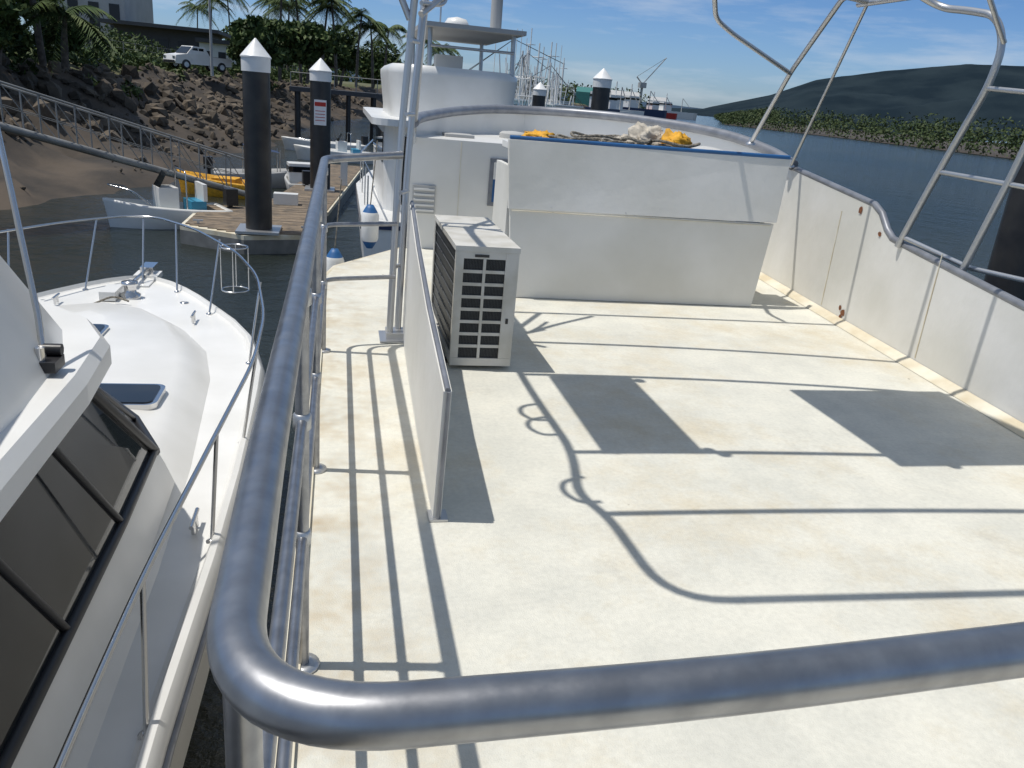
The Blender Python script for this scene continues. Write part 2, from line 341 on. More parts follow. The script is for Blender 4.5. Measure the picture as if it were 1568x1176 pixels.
for x,y,z in ((4.0,7.7,1.25),(4.13,7.12,1.10)): b.lathe((x,y,z),[(.05,0),(.05,.015),(.026,.03),(.026,.07)],alud,14)
b.build()
def fender(x,y,z,L=.42,R=.085):
    b=MB("boat_fender");b.lathe((x,y,z),[(.0,-.0),(.03,0),(.05,.03),(R*.85,.07)],blue,20)
    b.lathe((x,y,z),[(R*.85,.07),(R,.10),(R,L-.10),(R*.85,L-.07)],white,20)
    b.lathe((x,y,z),[(R*.85,L-.07),(.05,L-.03),(.03,L),(.0,L)],blue,20);b.tube([(x,y,z+L),(x+.05,y+.02,z+L+.6)],.006,ropem,6);b.build()
fender(.30,8.0,-.02);fender(-.03,7.25,-.32)
# ------------------------------------------------------------------ NEIGHBOUR CRUISER
cx=-2.15
b=MB("motor_cruiser")
stn=[(-4,1.40),(-1,1.48),(1,1.52),(2.5,1.53),(3.65,1.57),(4.6,1.58),(5.4,1.57),(6.0,1.56),(6.5,1.54),(7.0,1.45),(7.4,1.37),(7.9,1.18),(8.36,.95),(8.8,.72),(9.1,.54),(9.35,.36),(9.5,.2),(9.58,.03)]
def outl(z,k=1.,ins=0.,dy=0.,ymax=99,fl=0):
    R=[(cx+max(h*k-ins,.015),y+dy*max(0,(y-5)/4.6)**2,z) for y,h in stn if y<=ymax];Lf=[(2*cx-q[0],q[1],q[2]) for q in R[::-1]]
    return R+Lf
rg=[outl(-.76,1,.0),outl(-.80,1,-.03),outl(-.90,1,-.03),outl(-.93,1,.0),outl(-1.5,.96,0,-.25),outl(-2.1,.86,0,-.6),outl(-2.8,.70,0,-1.1)]
b.loft(rg,white,cap0=False,smooth=True)
b.loft([outl(-.76,1,0),outl(-.75,1,.03),outl(-.79,1,.05),outl(-.80,1,.07)],white,False,True)
b.tube([(q[0],q[1],q[2]) for q in outl(-.87,1,-.035)],.018,greypaint,8)
tr=[(0,8.1),(.35,7.95),(.7,7.5),(.95,6.9),(1.07,6.2),(1.12,5.4),(1.17,4.6),(1.2,3.5),(1.22,-3.5)]
def sym(pts,z,sc_=1.,dy=0.):
    R=[(cx+x*sc_,y+dy,z) for x,y in pts];return R+[(2*cx-q[0],q[1],q[2]) for q in R[::-1] if abs(q[0]-cx)>1e-4]
b.loft([sym(tr,-.80,1.10,.10),sym(tr,-.75,1.05,.04),sym(tr,-.68,.97,-.05),sym(tr,-.645,.90,-.14),sym(tr,-.60,.45,-.6)],white,False,True,True)
base=[(0,5.75),(.3,5.62),(.65,5.25),(.98,4.78),(1.17,4.35),(1.19,3.55),(1.19,2.75),(1.19,1.9),(1.19,-3)]
top=[(0,4.5),(.28,4.44),(.6,4.25),(.86,3.98),(1.02,3.7),(1.05,3.1),(1.05,2.4),(1.05,1.6),(1.05,-3)]
b.loft([sym(base,-.74,1.07,.06),sym(base,-.60,1.035,.03),sym(base,-.52,1.01,.01)],white,False,True,True)
b.loft([sym(base,-.52),sym(top,.13)],glass,False,False)
for i in range(0,8):
    for s_ in (1,-1):
        if i==1: continue
        b.tube([(cx+s_*base[i][0],base[i][1],-.52),(cx+s_*top[i][0],top[i][1],.13)],.030 if i in(4,) else .019,dark,8)
b.tube(sym(base,-.505),.026,dark,8)
b.tube([(q[0],q[1],q[2]) for q in sym([(x+.0,y) for x,y in top],.11)],.026,dark,8)
vis=[(0,4.8),(.3,4.76),(.62,4.58),(.95,4.25),(1.10,3.93),(1.14,3.4),(1.15,1.9),(1.15,.5),(1.15,-3)]
b.loft([sym(vis,.10,.97,-.03),sym(vis,.14),sym(vis,.23),sym(vis,.28,.97,-.03)],white,True,True)
fb0=[(0,4.55),(.3,4.5),(.6,4.32),(.88,4.0),(1.0,3.6),(1.04,3.0),(1.05,1.9),(1.05,.5),(1.05,-3)]
fb1=[(0,4.25),(.28,4.2),(.52,4.02),(.72,3.75),(.82,3.4),(.88,2.9),(.9,1.9),(.9,.5),(.9,-3)]
fb2=[(x*.86,y-.25) for x,y in fb1]
b.loft([sym(fb0,.275),sym(fb1,.72),sym(fb2,1.15)],white,False,True,True)
b.tube([(-1.16,3.40,.33),(-1.2,3.5,.50),(-1.32,3.72,.95),(-1.6,4.1,2.4)],.013,steel,8)
b.box(-1.22,-1.10,3.33,3.45,.30,.345,dark);b.tube([(-1.16,3.36,.33),(-1.16,3.36,.40)],.02,steel,8);b.tube([(-1.2,3.43,.37),(-1.1,3.43,.37)],.025,dark,8)
def hatch(x0,x1,y0,y1,z):
    p=rrect(x0,x1,y0,y1,.07);b.loft([[(x,y,z-.05) for x,y in p],[(x,y,z) for x,y in p]],steel);q=rrect(x0+.03,x1-.03,y0+.03,y1-.03,.05);b.loft([[(x,y,z-.02) for x,y in q],[(x,y,z+.006) for x,y in q]],glass)
hatch(-1.66,-1.16,5.25,5.65,-.60);hatch(-2.4,-1.85,6.6,7.0,-.575)
b.lathe((-2.1,8.75,-.80),[(.10,0),(.10,.04),(.06,.06),(.06,.12),(.08,.14),(.08,.17),(.0,.18)],steel,16);b.box(-2.35,-2.2,8.55,8.9,-.79,-.70,white)
b.box(-2.28,-2.02,9.2,9.95,-.84,-.78,white);b.tube([(-2.15,9.1,-.72),(-2.15,9.9,-.73),(-2.15,10.05,-.85)],.02,steel,8);b.box(-2.22,-2.08,9.75,10.05,-.78,-.70,steel)
for x,y in ((-.72,3.95),(-1.35,7.9),(-.72,1.4),(-2.7,8.4)):
    b.tube([(x,y-.1,-.72),(x,y+.1,-.72)],.012,steel,8);b.tube([(x,y-.04,-.79),(x,y-.04,-.72)],.012,steel,8);b.tube([(x,y+.04,-.79),(x,y+.04,-.72)],.012,steel,8)
b.tube([(-2.35,8.35,-.77),(-2.2,8.5,-.72),(-2.05,8.45,-.76)],.010,ropem,6,.1)
b.tube([(-1.85,6.35,-.62),(-1.85,6.35,-.46),(-1.72,6.0,-.46),(-1.72,6.0,-.64)],.011,steel,8,.04)
b.tube([(-1.6,5.2,-.47),(-1.45,4.7,-.2)],.008,dark,6)
b.lathe((-1.55,8.6,-.80),[(.045,0),(.045,.008),(.0,.012)],steel,14)
rail=[(-.70,-2,-.22),(-.68,1.76,-.20),(-.66,2.61,-.20),(-.58,3.82,-.19),(-.50,4.92,-.17),(-.52,5.9,-.15),(-.68,7.1,-.13),(-.95,8.0,-.12),(-1.51,9.15,-.12),(-2.0,9.75,-.12)]
railL=[(2*cx-x,y,z) for x,y,z in rail[::-1]]
b.tube(rail+railL,.0125,steel,10,.3)
for (x,y),(tx,ty,tz) in (((-.66,2.50),(-.66,2.62,-.2)),((-.62,3.84),(-.58,3.88,-.19)),((-.60,5.07),(-.50,5.12,-.16)),((-.72,6.7),(-.63,6.85,-.13)),((-1.25,8.2),(-1.18,8.6,-.12)),((-1.7,9.05),(-1.75,9.45,-.12)),((-2.1,9.3),(-2.15,9.78,-.12)),((-2.6,9.0),(-2.55,9.45,-.12)),((-3.05,8.2),(-3.12,8.6,-.12)),((-3.55,6.7),(-3.65,6.85,-.13)),((-.66,1.1),(-.68,1.2,-.2))):
    b.tube([(x,y,-.80),(tx,ty,tz)],.0105,steel,8);b.lathe((x,y,-.80),[(.03,0),(.03,.01),(.012,.02)],steel,12)
for z in (-.12,-.55): b.tube([(-1.0+.13*math.cos(t),8.25+.13*math.sin(t),z) for t in np.linspace(0,6.3,18)],.008,steel,6)
for t in (0,1.6,3.2,4.7): b.tube([(-1.0+.13*math.cos(t),8.25+.13*math.sin(t),-.12),(-1.0+.13*math.cos(t),8.25+.13*math.sin(t),-.55)],.006,steel,6)
b.build()
# ------------------------------------------------------------------ WATER
b=MB("river_water");b.add([(-6000,-2000,-2.6),(6000,-2000,-2.6),(6000,9000,-2.6),(-6000,9000,-2.6)],[(0,1,2,3)],waterm);b.build()
# ------------------------------------------------------------------ LEFT BANK
wl=[(-60,8),(-34,13),(-20,18),(-13,22),(-9,24.7),(-6.8,30),(-6.3,40),(-4.2,58),(-2.4,83),(3,110),(20,160),(55,230),(110,330),(190,480),(290,690),(420,1000)]
def resample(pts,step):
    o=[];
    for (a,c) in zip(pts[:-1],pts[1:]):
        L=math.dist(a,c);st_=step*(1 if a[1]<120 else 6);n=max(1,int(L/st_))
        for k in range(n): t=k/n;o.append((a[0]+(c[0]-a[0])*t,a[1]+(c[1]-a[1])*t))
    o.append(pts[-1]);return o
W=resample(wl,1.0)
for _ in range(3): W=[W[0]]+[((W[i-1][0]+2*W[i][0]+W[i+1][0])/4,(W[i-1][1]+2*W[i][1]+W[i+1][1])/4) for i in range(1,len(W)-1)]+[W[-1]]
NR=[]
for i in range(len(W)):
    a=W[max(i-4,0)];c=W[min(i+4,len(W)-1)];t=Vector((c[0]-a[0],c[1]-a[1])).normalized();NR.append((-t.y,t.x))
offs=[(-4,-3.6),(-1,-2.85),(0,-2.6),(1,-2.3),(2,-2.05),(3,-1.8),(4,-1.3),(5,-.8),(6,-.2),(7,.4),(8,.85),(9.5,1.1),(12,1.2),(16,1.25),(30,1.3),(90,1.4),(1200,1.6)]
def terr(i,o,z):
    x=W[i][0]+NR[i][0]*o;y=W[i][1]+NR[i][1]*o
    q=noise.noise(Vector((x*.35,y*.35,0)))*.7+noise.noise(Vector((x*1.2,y*1.2,3)))*.35
    return (x+q*.8,y,z+(q*.8 if -1<o<9 else q*.12))
vs=[terr(i,o,z) for i in range(len(W)) for o,z in offs];no=len(offs);f1=[];f2=[]
for i in range(len(W)-1):
    for j in range(no-1):
        (f1 if offs[j][0]<8 else f2).append((i*no+j,(i+1)*no+j,(i+1)*no+j+1,i*no+j+1))
b=MB("river_bank_ground");b.add(vs,f1,mud,True);b.add(vs,f2,grass,True);b.build()
b=MB("rock_revetment")
ico=[Vector(q).normalized() for q in ((0,1,1.618),(0,-1,1.618),(0,1,-1.618),(0,-1,-1.618),(1,1.618,0),(-1,1.618,0),(1,-1.618,0),(-1,-1.618,0),(1.618,0,1),(-1.618,0,1),(1.618,0,-1),(-1.618,0,-1))]
icf=[(0,1,8),(0,8,4),(0,4,5),(0,5,9),(0,9,1),(1,6,8),(8,6,10),(8,10,4),(4,10,2),(4,2,5),(5,2,11),(5,11,9),(9,11,7),(9,7,1),(1,7,6),(3,6,7),(3,7,11),(3,11,2),(3,2,10),(3,10,6)]
idx=[i for i in range(len(W)) if 12<W[i][1]<125]
cnt=0
while cnt<4300:
    i=random.choice(idx);o=random.uniform(.3,8.3)
    if W[i][1]>70 and random.random()<.5: continue
    wx,wy=W[i][0]+NR[i][0]*o,W[i][1]+NR[i][1]*o
    cl=noise.noise(Vector((wx*.16,wy*.16,9)))
    if cl<-.28+random.uniform(-.15,.15)-(.25 if o>4.5 else 0): continue
    cnt+=1
    zz=np.interp(o,[a for a,_ in offs],[z for _,z in offs]);p=terr(i,o,zz);R=(.07+.36*random.random()**3)*(1.1 if o>2.5 else .8)
    sxx=[R*random.uniform(.7,1.6) for _ in range(3)];rot=Matrix.Rotation(random.random()*6,3,'Z')@Matrix.Rotation(random.random()*3,3,'X')
    b.add([rot@Vector((q.x*sxx[0],q.y*sxx[1],q.z*sxx[2]*.65))*random.uniform(.8,1.2)+Vector((p[0],p[1],p[2]+R*.1)) for q in ico],icf,rock)
b.build()
# ------------------------------------------------------------------ foliage
def leaves(name,blobs,n,size,mts,trunks=()):
    blobs=np.array(blobs,float);w=(blobs[:,3]*blobs[:,4]*blobs[:,5])**.66;w/=w.sum()
    k=rng.choice(len(blobs),n,p=w);d=rng.normal(size=(n,3));d/=np.linalg.norm(d,axis=1)[:,None]
    rr=rng.uniform(.45,1.05,n)**.6;c=blobs[k,:3]+d*blobs[k,3:]*rr[:,None]
    u=rng.normal(size=(n,3));u/=np.linalg.norm(u,axis=1)[:,None];q=rng.normal(size=(n,3));v=np.cross(u,q);v/=np.linalg.norm(v,axis=1)[:,None]
    s=size*rng.uniform(.5,1.3,n)[:,None]
    V=np.stack([c-u*s,c-v*s*.45,c+u*s,c+v*s*.45],1).reshape(-1,3)
    me=bpy.data.meshes.new(name)
    F=[(4*i,4*i+1,4*i+2,4*i+3) for i in range(n)];mi=(rng.random(n)<.4).astype(int)
    t=MB("t")
    for tp in trunks: t.tube(tp[0],tp[1],trunkm,8,r2=tp[1]*.4)
    o=len(V);allV=np.vstack([V,np.array(t.v)]) if t.v else V
    me.from_pydata(allV.tolist(),[],F+[tuple(o+a for a in f) for f in t.f])
    for m in list(mts)+[trunkm]: me.materials.append(m)
    me.polygons.foreach_set("material_index",list(mi)+[2]*len(t.f));me.update()
    ob=bpy.data.objects.new(name,me);sc.collection.objects.link(ob);return ob
def tree(name,x,y,z,h,R,n=5000,size=.3,mts=(leaf1,leaf2)):
    bl=[];tr=[([(x,y,z-.3),(x+.15*R,y,z+h*.45),(x,y,z+h*.8)],.035*h)]
    for _ in range(13):
        a=random.random()*6.28;q=random.uniform(.1,.85)*R;hz=random.uniform(.35,.95)*h
        s=random.uniform(.25,.5)*R;px,py=x+q*math.cos(a),y+q*math.sin(a)
        bl.append((px,py,z+hz,s,s,s*.7));tr.append(([(x,y,z+h*.3),((x+px)/2,(y+py)/2,z+hz*.75),(px,py,z+hz)],.015*h))
    return leaves(name,bl,n,size,mts,tr)
def palm(x,y,z,h,R=2.6,lean=.5):
    b=MB("palm_tree");top=Vector((x+lean,y,z+h))
    b.tube([(x,y,z-.3),(x+lean*.3,y,z+h*.5),tuple(top)],.17,trunkm,8,.8,r2=.1)
    for k in range(21):
        a=k*2.4+random.random()*.4;el=random.uniform(-.35,1.0);d=Vector((math.cos(a),math.sin(a),0));L=R*random.uniform(.8,1.1);P=[]
        for i in range(9):
            t=i/8;P.append(top+d*(L*t*math.cos(el*.7))+Vector((0,0,L*(math.sin(el)*t-.75*t*t))))
        b.tube(P,.03,leafp,4,r2=.006)
        side=d.cross(Vector((0,0,1)))
        for i in range(1,26):
            t=i/26;j=t*8;i0=min(int(j),7);p=P[i0].lerp(P[i0+1],j-i0);ll=R*.30*math.sin(math.pi*(.12+.85*t))
            for s_ in (1,-1):
                e=p+side*s_*ll*.8+d*ll*.45+Vector((0,0,-ll*random.uniform(.3,.75)));w=d*.065
                b.add([p-w,p+w,e],[(0,1,2)],leafp)
    b.build()
G=1.25
for x,y,h,R,n in ((-15.8,42,8,3.4,8000),(-19.5,40,8.5,4,8000),(-17.5,50,9,4,6000),(-23,46,10,5,6000),(-14.6,36,2.8,1.7,4000),(-13.6,47,2.6,1.6,3000),(-13.0,37,2.0,1.5,3500)):
    tree("broadleaf_tree",x,y,G,h,R,n,.26)
palm(-13.6,44,G,5.6,2.8,-.6);palm(-16.2,37,G,5.5,3.2,.5);palm(-11.8,41,G,2.0,2.2,.2)
for x,y,h,l in ((-21,150,11,.6),(-17,145,12,-.5),(-24.5,160,10,.3),(-14,170,13,1),(-2,95,7.5,.6),(-.4,93,8,-.6),(1.8,102,7.6,.5),(3.8,104,6.5,-.4),(5.4,110,6.8,.4),(11,125,6.8,.3),(-6,90,8.4,.3),(-4,92,9,-.6),(17,150,7,.4),(-10,150,11,.4),(-7,120,9,.3)):
    palm(x,y,G,h,3.0 if y<120 else 4,l)
bl=[]
for i in idx:
    if 26<W[i][1]<118 and random.random()<.85:
        for _ in range(2):
            o=random.uniform(8.2,13);R=random.uniform(.35,.95);bl.append((W[i][0]+NR[i][0]*o,W[i][1]+NR[i][1]*o,G-.15+R*.4,R*1.3,R*1.3,R))
    if 26<W[i][1]<110 and random.random()<.22:
        o=random.uniform(5.5,8);R=random.uniform(.25,.5);bl.append((W[i][0]+NR[i][0]*o,W[i][1]+NR[i][1]*o,np.interp(o,[a for a,_ in offs],[z for _,z in offs])+.2,R*1.3,R*1.3,R*.8))
    if 48<W[i][1]<118:
        o=random.uniform(14,22);R=random.uniform(.8,1.7)
        if random.random()<.3: bl.append((W[i][0]+NR[i][0]*o,W[i][1]+NR[i][1]*o,G+R*.9,R*1.3,R*1.3,R))
leaves("bank_shrubs",bl,26000,.19,(leaf1,leaf2))
for x,y,h,R in ((-6,72,4.2,2.6),(-3.2,86,5,3.2),(-9.0,92,5.0,3.0),(0,112,6,4),(-12,140,6,5),(5,135,6,5),(-42,110,12,7)): tree("broadleaf_tree",x,y,G,h,R,4000,.36)
bl=[]
for k in range(130):
    t=k/130;x=-120+t*300;y=230+t*240;R=random.uniform(4,8);bl.append((x+random.uniform(-8,8)-12,y+random.uniform(-8,20)+12,1+R*.5,R*1.5,R*1.5,R))
leaves("distant_tree_line",bl,18000,1.0,(leaf1,leaf2))
b=MB("chain_fence")
prev=None
for i in idx[::3]:
    if W[i][1]<30: continue
    x=W[i][0]+NR[i][0]*13.5;y=W[i][1]+NR[i][1]*13.5
    b.tube([(x,y,G-.1),(x,y,G+1.7)],.03,gangm,6)
    if prev:
        for z in (.3,.75,1.2,1.65): b.tube([(prev[0],prev[1],G+z),(x,y,G+z)],.010,gangm,4)
    prev=(x,y)
b.build()
b=MB("light_pole");b.tube([(-8.6,62,G-.2),(-8.6,62,9)],.10,wallg,10,r2=.06);b.tube([(-8.6,62,8.6),(-7.6,62,8.9)],.04,wallg,6);b.build()
def bld(name,x0,x1,y0,y1,h,wallm,roof,ov=.5,win=3):
    b=MB(name);b.box(x0,x1,y0,y1,G-.3,G+h,wallm);b.box(x0-ov,x1+ov,y0-ov*2,y1+ov,G+h+.003,G+h+.4,roof)
    for k in range(win):
        w=(x1-x0)/win;xx=x0+w*(k+.25);b.box(xx,xx+w*.5,y0-.06,y0-.01,G+h*.3,G+h*.72,dark);b.box(xx-.1,xx+w*.5+.1,y0-.1,y0-.062,G+h*.27,G+h*.3,white)
    b.build()
bld("white_warehouse",-36,-26.5,118,135,9.5,wallg,wallg,.2,4)
bld("clubhouse_building",-26.5,-15.5,112,122,4.3,roofd,roofd,1.2,5)
bld("site_office",-14.5,-11.5,96,102,2.8,white,roofd,.3,2)
b=MB("pickup_truck")
def car(b):
    pr=[(-2.4,.45),(-2.4,1.05),(-.55,1.08),(-.45,1.15),(-.1,1.72),(.85,1.75),(1.45,1.15),(2.35,1.0),(2.45,.55),(2.4,.4)]
    b.loft([[(x,-.85,z) for x,z in pr],[(x,-.9,z) if z<1.2 else (x,-.8,z) for x,z in pr],[(x,.9,z) if z<1.2 else (x,.8,z) for x,z in pr]],white)
    b.box(-2.35,-.6,-.75,.75,1.085,1.10,dark)
    for s_ in (-1,1):
        b.add([(-.02,s_*.87,1.2),(.42,s_*.87,1.2),(.42,s_*.835,1.62),(.02,s_*.835,1.62)],[(0,1,2,3)],glass);b.add([(.5,s_*.87,1.2),(1.25,s_*.87,1.2),(.85,s_*.835,1.62),(.5,s_*.835,1.62)],[(0,1,2,3)],glass)
        for x in (-1.5,1.55):
            M=Matrix.Translation((x,s_*.82,.38))@Matrix.Rotation(math.pi/2,4,'X');rr=[]
            for r_,z in ((.2,-.13),(.36,-.11),(.38,0),(.36,.11),(.2,.13)): rr.append([M@Vector((r_*math.cos(t),r_*math.sin(t),z)) for t in np.linspace(0,2*math.pi,17)[:-1]])
            b.loft(rr,dark,smooth=True);b.loft([[M@Vector((.2*math.cos(t),.2*math.sin(t),z)) for t in np.linspace(0,2*math.pi,13)[:-1]] for z in (-.135,.135)],alud)
    b.add([(.95,-.72,1.70),(.95,.72,1.70),(1.46,.8,1.2),(1.46,-.8,1.2)],[(0,1,2,3)],glass)
    b.box(2.40,2.47,-.8,.8,.42,.62,dark);b.box(2.36,2.44,.5,.82,.75,.92,steel);b.box(2.36,2.44,-.82,-.5,.75,.92,steel)
car(b);b.build(M=Matrix.Translation((-11.0,72,G+.05))@Matrix.Rotation(-2.45,4,'Z'))
b=MB("gangway_ramp")
A=Vector((-2.9,26,-1.95));B_=Vector((-13.1,18.1,1.6));d=(B_-A);L=d.length;t=d.normalized();sd=Vector((-t.y,t.x,0)).normalized()*.55
n=16
b.add([A+sd,A-sd,B_-sd,B_+sd],[(0,1,2,3)],gangm);b.add([A+sd-Vector((0,0,.1)),A-sd-Vector((0,0,.1)),B_-sd-Vector((0,0,.1)),B_+sd-Vector((0,0,.1))],[(0,1,2,3)],gangm)
for s_ in (1,-1):
    o=sd*s_;up=Vector((0,0,1.0));b.tube([A+o,B_+o],.085,gangm,8);b.tube([A+o+up,B_+o+up],.026,gangm,8);b.tube([A+o+up*.5,B_+o+up*.5],.010,gangm,6)
    for k in range(n+1):
        p=A+d*k/n+o;b.tube([p,p+up],.020,gangm,6)
        if k<n: q=A+d*(k+1)/n+o;b.tube([p,q+up],.012,gangm,6)
b.build()
b=MB("floating_dock")
def pont(poly):
    b.prism(poly,-2.62,-2.26,dockside);b.prism([(x,y) for x,y in poly],-2.258,-2.15,cream)
pont([(-3.8,21.0),(-2.2,20.0),(-.65,20.5),(-.5,24.4),(-3.8,24.4)]);pont([(-2.3,24.42),(-.3,24.42),(1.1,39),(-.5,39)])
y=20.4
while y<24.3:
    xa=-3.7 if y>21.1 else -3.7+(21.1-y)*1.5;b.box(xa,-.62,y,y+.13,-2.148,-2.125+random.uniform(-.004,.004),dockm);y+=.155
while y<38.9:
    t_=(y-24.42)/14.6;b.box(-2.25+1.75*t_,-.35+1.4*t_,y,y+.13,-2.148,-2.125+random.uniform(-.004,.004),dockm);y+=.155
b.box(-2.4,-1.4,20.05,21.2,-2.12,-2.06,alud);b.box(-1.15,-.15,28.8,29.9,-2.12,-2.06,alud)
for x,y in ((-3.4,21.2),(-.8,21.0),(-.5,27),(.1,33)): b.box(x-.12,x+.12,y-.03,y+.03,-2.06,-2.02,alud);b.box(x-.03,x+.03,y-.02,y+.02,-2.12,-2.05,alud)
b.box(.05,.3,31,31.3,-2.12,-1.2,white);b.box(-1.9,-1.2,25.2,25.6,-2.12,-1.8,white)
b.build()
def pile(x,y,ztop,R=.31,sign=False):
    b=MB("mooring_pile");b.lathe((x,y,0),[(R,-5),(R,ztop-.72)],pileblk,32)
    b.lathe((x,y,0),[(R*1.05,ztop-.72),(R*1.06,ztop-.40)],pilew,32)
    b.lathe((x,y,0),[(R*1.12,ztop-.42),(R*1.12,ztop-.39)],pilew,32);b.lathe((x,y,0),[(R*1.11,ztop-.389),(0.015,ztop)],pilew,32)
    b.tube([(x+(R+.03)*math.cos(t),y+(R+.03)*math.sin(t),-2.3) for t in np.linspace(0,6.3,24)],.03,dark,6)
    if sign: b.box(x-.20,x+.20,y-R-.05,y-R-.02,ztop-2.1,ztop-1.3,signw);b.box(x-.18,x+.18,y-R-.056,y-R-.051,ztop-1.5,ztop-1.37,redp);[b.box(x-.16,x+.16,y-R-.056,y-R-.051,ztop-1.66-.1*k,ztop-1.64-.1*k,redp) for k in range(4)]
    b.build()
pile(-1.9,20.62,2.25);pile(-.64,29.3,2.15,.34,True);pile(10.1,32.5,2.85,.35);pile(11.0,47,2.4,.36);pile(9.95,10.2,4.5,.36);pile(9.2,58,2.2,.36);pile(2.5,40,2.0,.3)
b=MB("jetty")
b.box(-3.5,6,62,65,.55,.85,roofd)
for x in np.arange(-3,6,1.8):
    for y in (62.3,64.7): b.tube([(x,y,-4),(x,y,.6)],.16,dark,8)
for x in np.arange(-3.4,6,1.5): b.tube([(x,62.05,.85),(x,62.05,1.8)],.03,gangm,5)
b.tube([(-3.4,62.05,1.8),(6,62.05,1.8)],.03,gangm,5);b.build()
def skiff(name,x,y,L,Bm,rot,hm,inn,extras):
    b=MB(name);n=12
    def ring(k,z,sh):
        R=[]
        for i in range(n+1):
            t=i/n;w=Bm/2*(1-max(0,(t-.45)/.55)**2.2)*k;R.append((L*(t-.5)*sh,max(w,.02),z+.25*t*t*(1 if z>0 else 0)))
        return R+[(p[0],-p[1],p[2]) for p in R[::-1]]
    b.loft([ring(.6,-.25,.9),ring(.85,.05,.95),ring(1,.45,1),ring(.97,.5,1.),ring(.86,.5,.93),ring(.8,.15,.88)],hm,True,True,True)
    b.add([(p[0],p[1],p[2]+.01) for p in ring(.78,.15,.86)],[tuple(range(2*n+2))],inn)
    extras(b,L,Bm);b.build(M=Matrix.Translation((x,y,-2.6))@Matrix.Rotation(rot,4,'Z'))
def outboard(b,L):
    b.box(-L/2-.35,-L/2-.02,-.15,.15,.55,1.0,dark);b.box(-L/2-.22,-L/2-.1,-.06,.06,-.2,.55,dark)
def ex1(b,L,Bm):
    outboard(b,L);b.box(-.25,.25,-.35,.35,.2,1.05,white);b.add([(.22,-.33,1.05),(.22,.33,1.05),(0,.28,1.45),(0,-.28,1.45)],[(0,1,2,3)],glass)
    b.box(-.95,-.55,-.4,.4,.2,.7,lblue);b.box(-.98,-.88,-.4,.4,.7,1.15,white)
    b.tube([(L*.15,-.6,.6),(L*.3,-.5,1.0),(L*.47,0,1.1),(L*.3,.5,1.0),(L*.15,.6,.6)],.02,steel,6,.15)
    b.tube([(-.4,-.55,.5),(-.4,-.5,1.5),(-.4,.5,1.5),(-.4,.55,.5)],.02,steel,6,.1)
skiff("runabout_boat",-4.55,23.4,3.1,1.5,math.radians(205),white,lblue,ex1)
def ex2(b,L,Bm): b.box(-.6,.2,-.4,.4,.3,.62,yellow);b.tube([(-.9,0,.4),(-1.0,0,1.4)],.03,dark,6)
skiff("yellow_dinghy",-4.0,30.0,3.0,1.3,math.radians(170),yellow,dark,ex2)
def ex3(b,L,Bm): outboard(b,L);b.box(-.1,.5,-.5,.5,.35,.5,wallg);b.add([(-.7,-.5,1.5),(.6,-.5,1.3),(.6,.5,1.3),(-.7,.5,1.5)],[(0,1,2,3)],navy);[b.tube([(x,y,.4),(x,y,1.4)],.02,steel,5) for x in (-.7,.6) for y in (-.5,.5)]
skiff("aluminium_dinghy",-2.9,33.4,3.6,1.5,math.radians(10),wallg,dark,ex3)
def ex4(b,L,Bm): outboard(b,L);b.box(-.3,.5,-.45,.45,.3,1.1,white);b.box(-.32,.52,-.47,.47,.8,1.0,glass)
skiff("aluminium_dinghy",-1.4,31.8,2.8,1.2,math.radians(100),wallg,dockside,ex4)
skiff("runabout_boat",.1,46,5,1.9,math.radians(190),white,lblue,ex1)
skiff("runabout_boat",-1.0,52,5,1.9,math.radians(200),white,navy,ex4)
b=MB("flybridge_boat")
bx=2.2
def ysec(z,k,y0,y1,nose=.0):
    P=[(bx-1.75*k,y0),(bx-1.75*k,y0+(y1-y0)*.5),(bx-1.3*k,y0+(y1-y0)*.8),(bx-.4*k,y1),(bx+.4*k,y1),(bx+1.3*k,y0+(y1-y0)*.8),(bx+1.75*k,y0+(y1-y0)*.5),(bx+1.75*k,y0)];return [(x,y,z) for x,y in P]
b.loft([ysec(-2.9,.8,15.2,23),ysec(-2.2,.95,15,25),ysec(-.95,1.02,15,26.5),ysec(-.85,1.02,15,26.5)],white)
b.loft([ysec(-.92,1.035,14.97,26.55),ysec(-1.0,1.035,14.97,26.55)],navy,False,False)
rr=rrect(bx-1.35,bx+1.35,16.3,22,.4)
b.loft([[(x,y,-.85) for x,y in rr],[(x,y,.80) for x,y in rr]],white)
b.box(bx-1.37,bx-1.352,16.8,21.5,.05,.62,glass);b.box(bx-1.0,bx+1.0,16.27,16.297,-.7,.6,glass)
vv=rrect(bx-1.62,bx+1.55,15.6,22.6,.4);b.loft([[(x,y,.80) for x,y in vv],[(x,y,.92) for x,y in vv]],white)
f0=rrect(bx-1.20,bx+1.28,16.6,21.2,.75,9);f1_=rrect(bx-1.28,bx+1.34,16.5,21.3,.8,9);f2_=rrect(bx-1.20,bx+1.26,16.58,21.2,.75,9);f3_=rrect(bx-1.15,bx+1.21,16.63,21.1,.7,9)
b.loft([[(x,y,.92) for x,y in f0],[(x,y,1.1) for x,y in f0],[(x,y,1.75) for x,y in f1_],[(x,y,1.84) for x,y in f1_],[(x,y,1.92) for x,y in f2_]],white,False,False,True);b.loft([[(x,y,1.92) for x,y in f2_],[(x,y,1.7) for x,y in f3_]],white,False,True)
for x,y in ((bx-.5,16.9),(bx+1.15,16.9),(bx-.5,20.8),(bx+1.15,20.8)): b.tube([(x,y,1.8),(x-.02,y,2.62)],.045,alud,8)
b.box(bx-.68,bx+1.3,16.5,21.2,2.62,2.70,wallg);b.tube([(bx-.5,16.85,2.3),(bx+1.15,16.85,2.3)],.03,alud,6)
b.box(bx-.1,bx+.5,19.4,19.9,1.75,2.25,white)
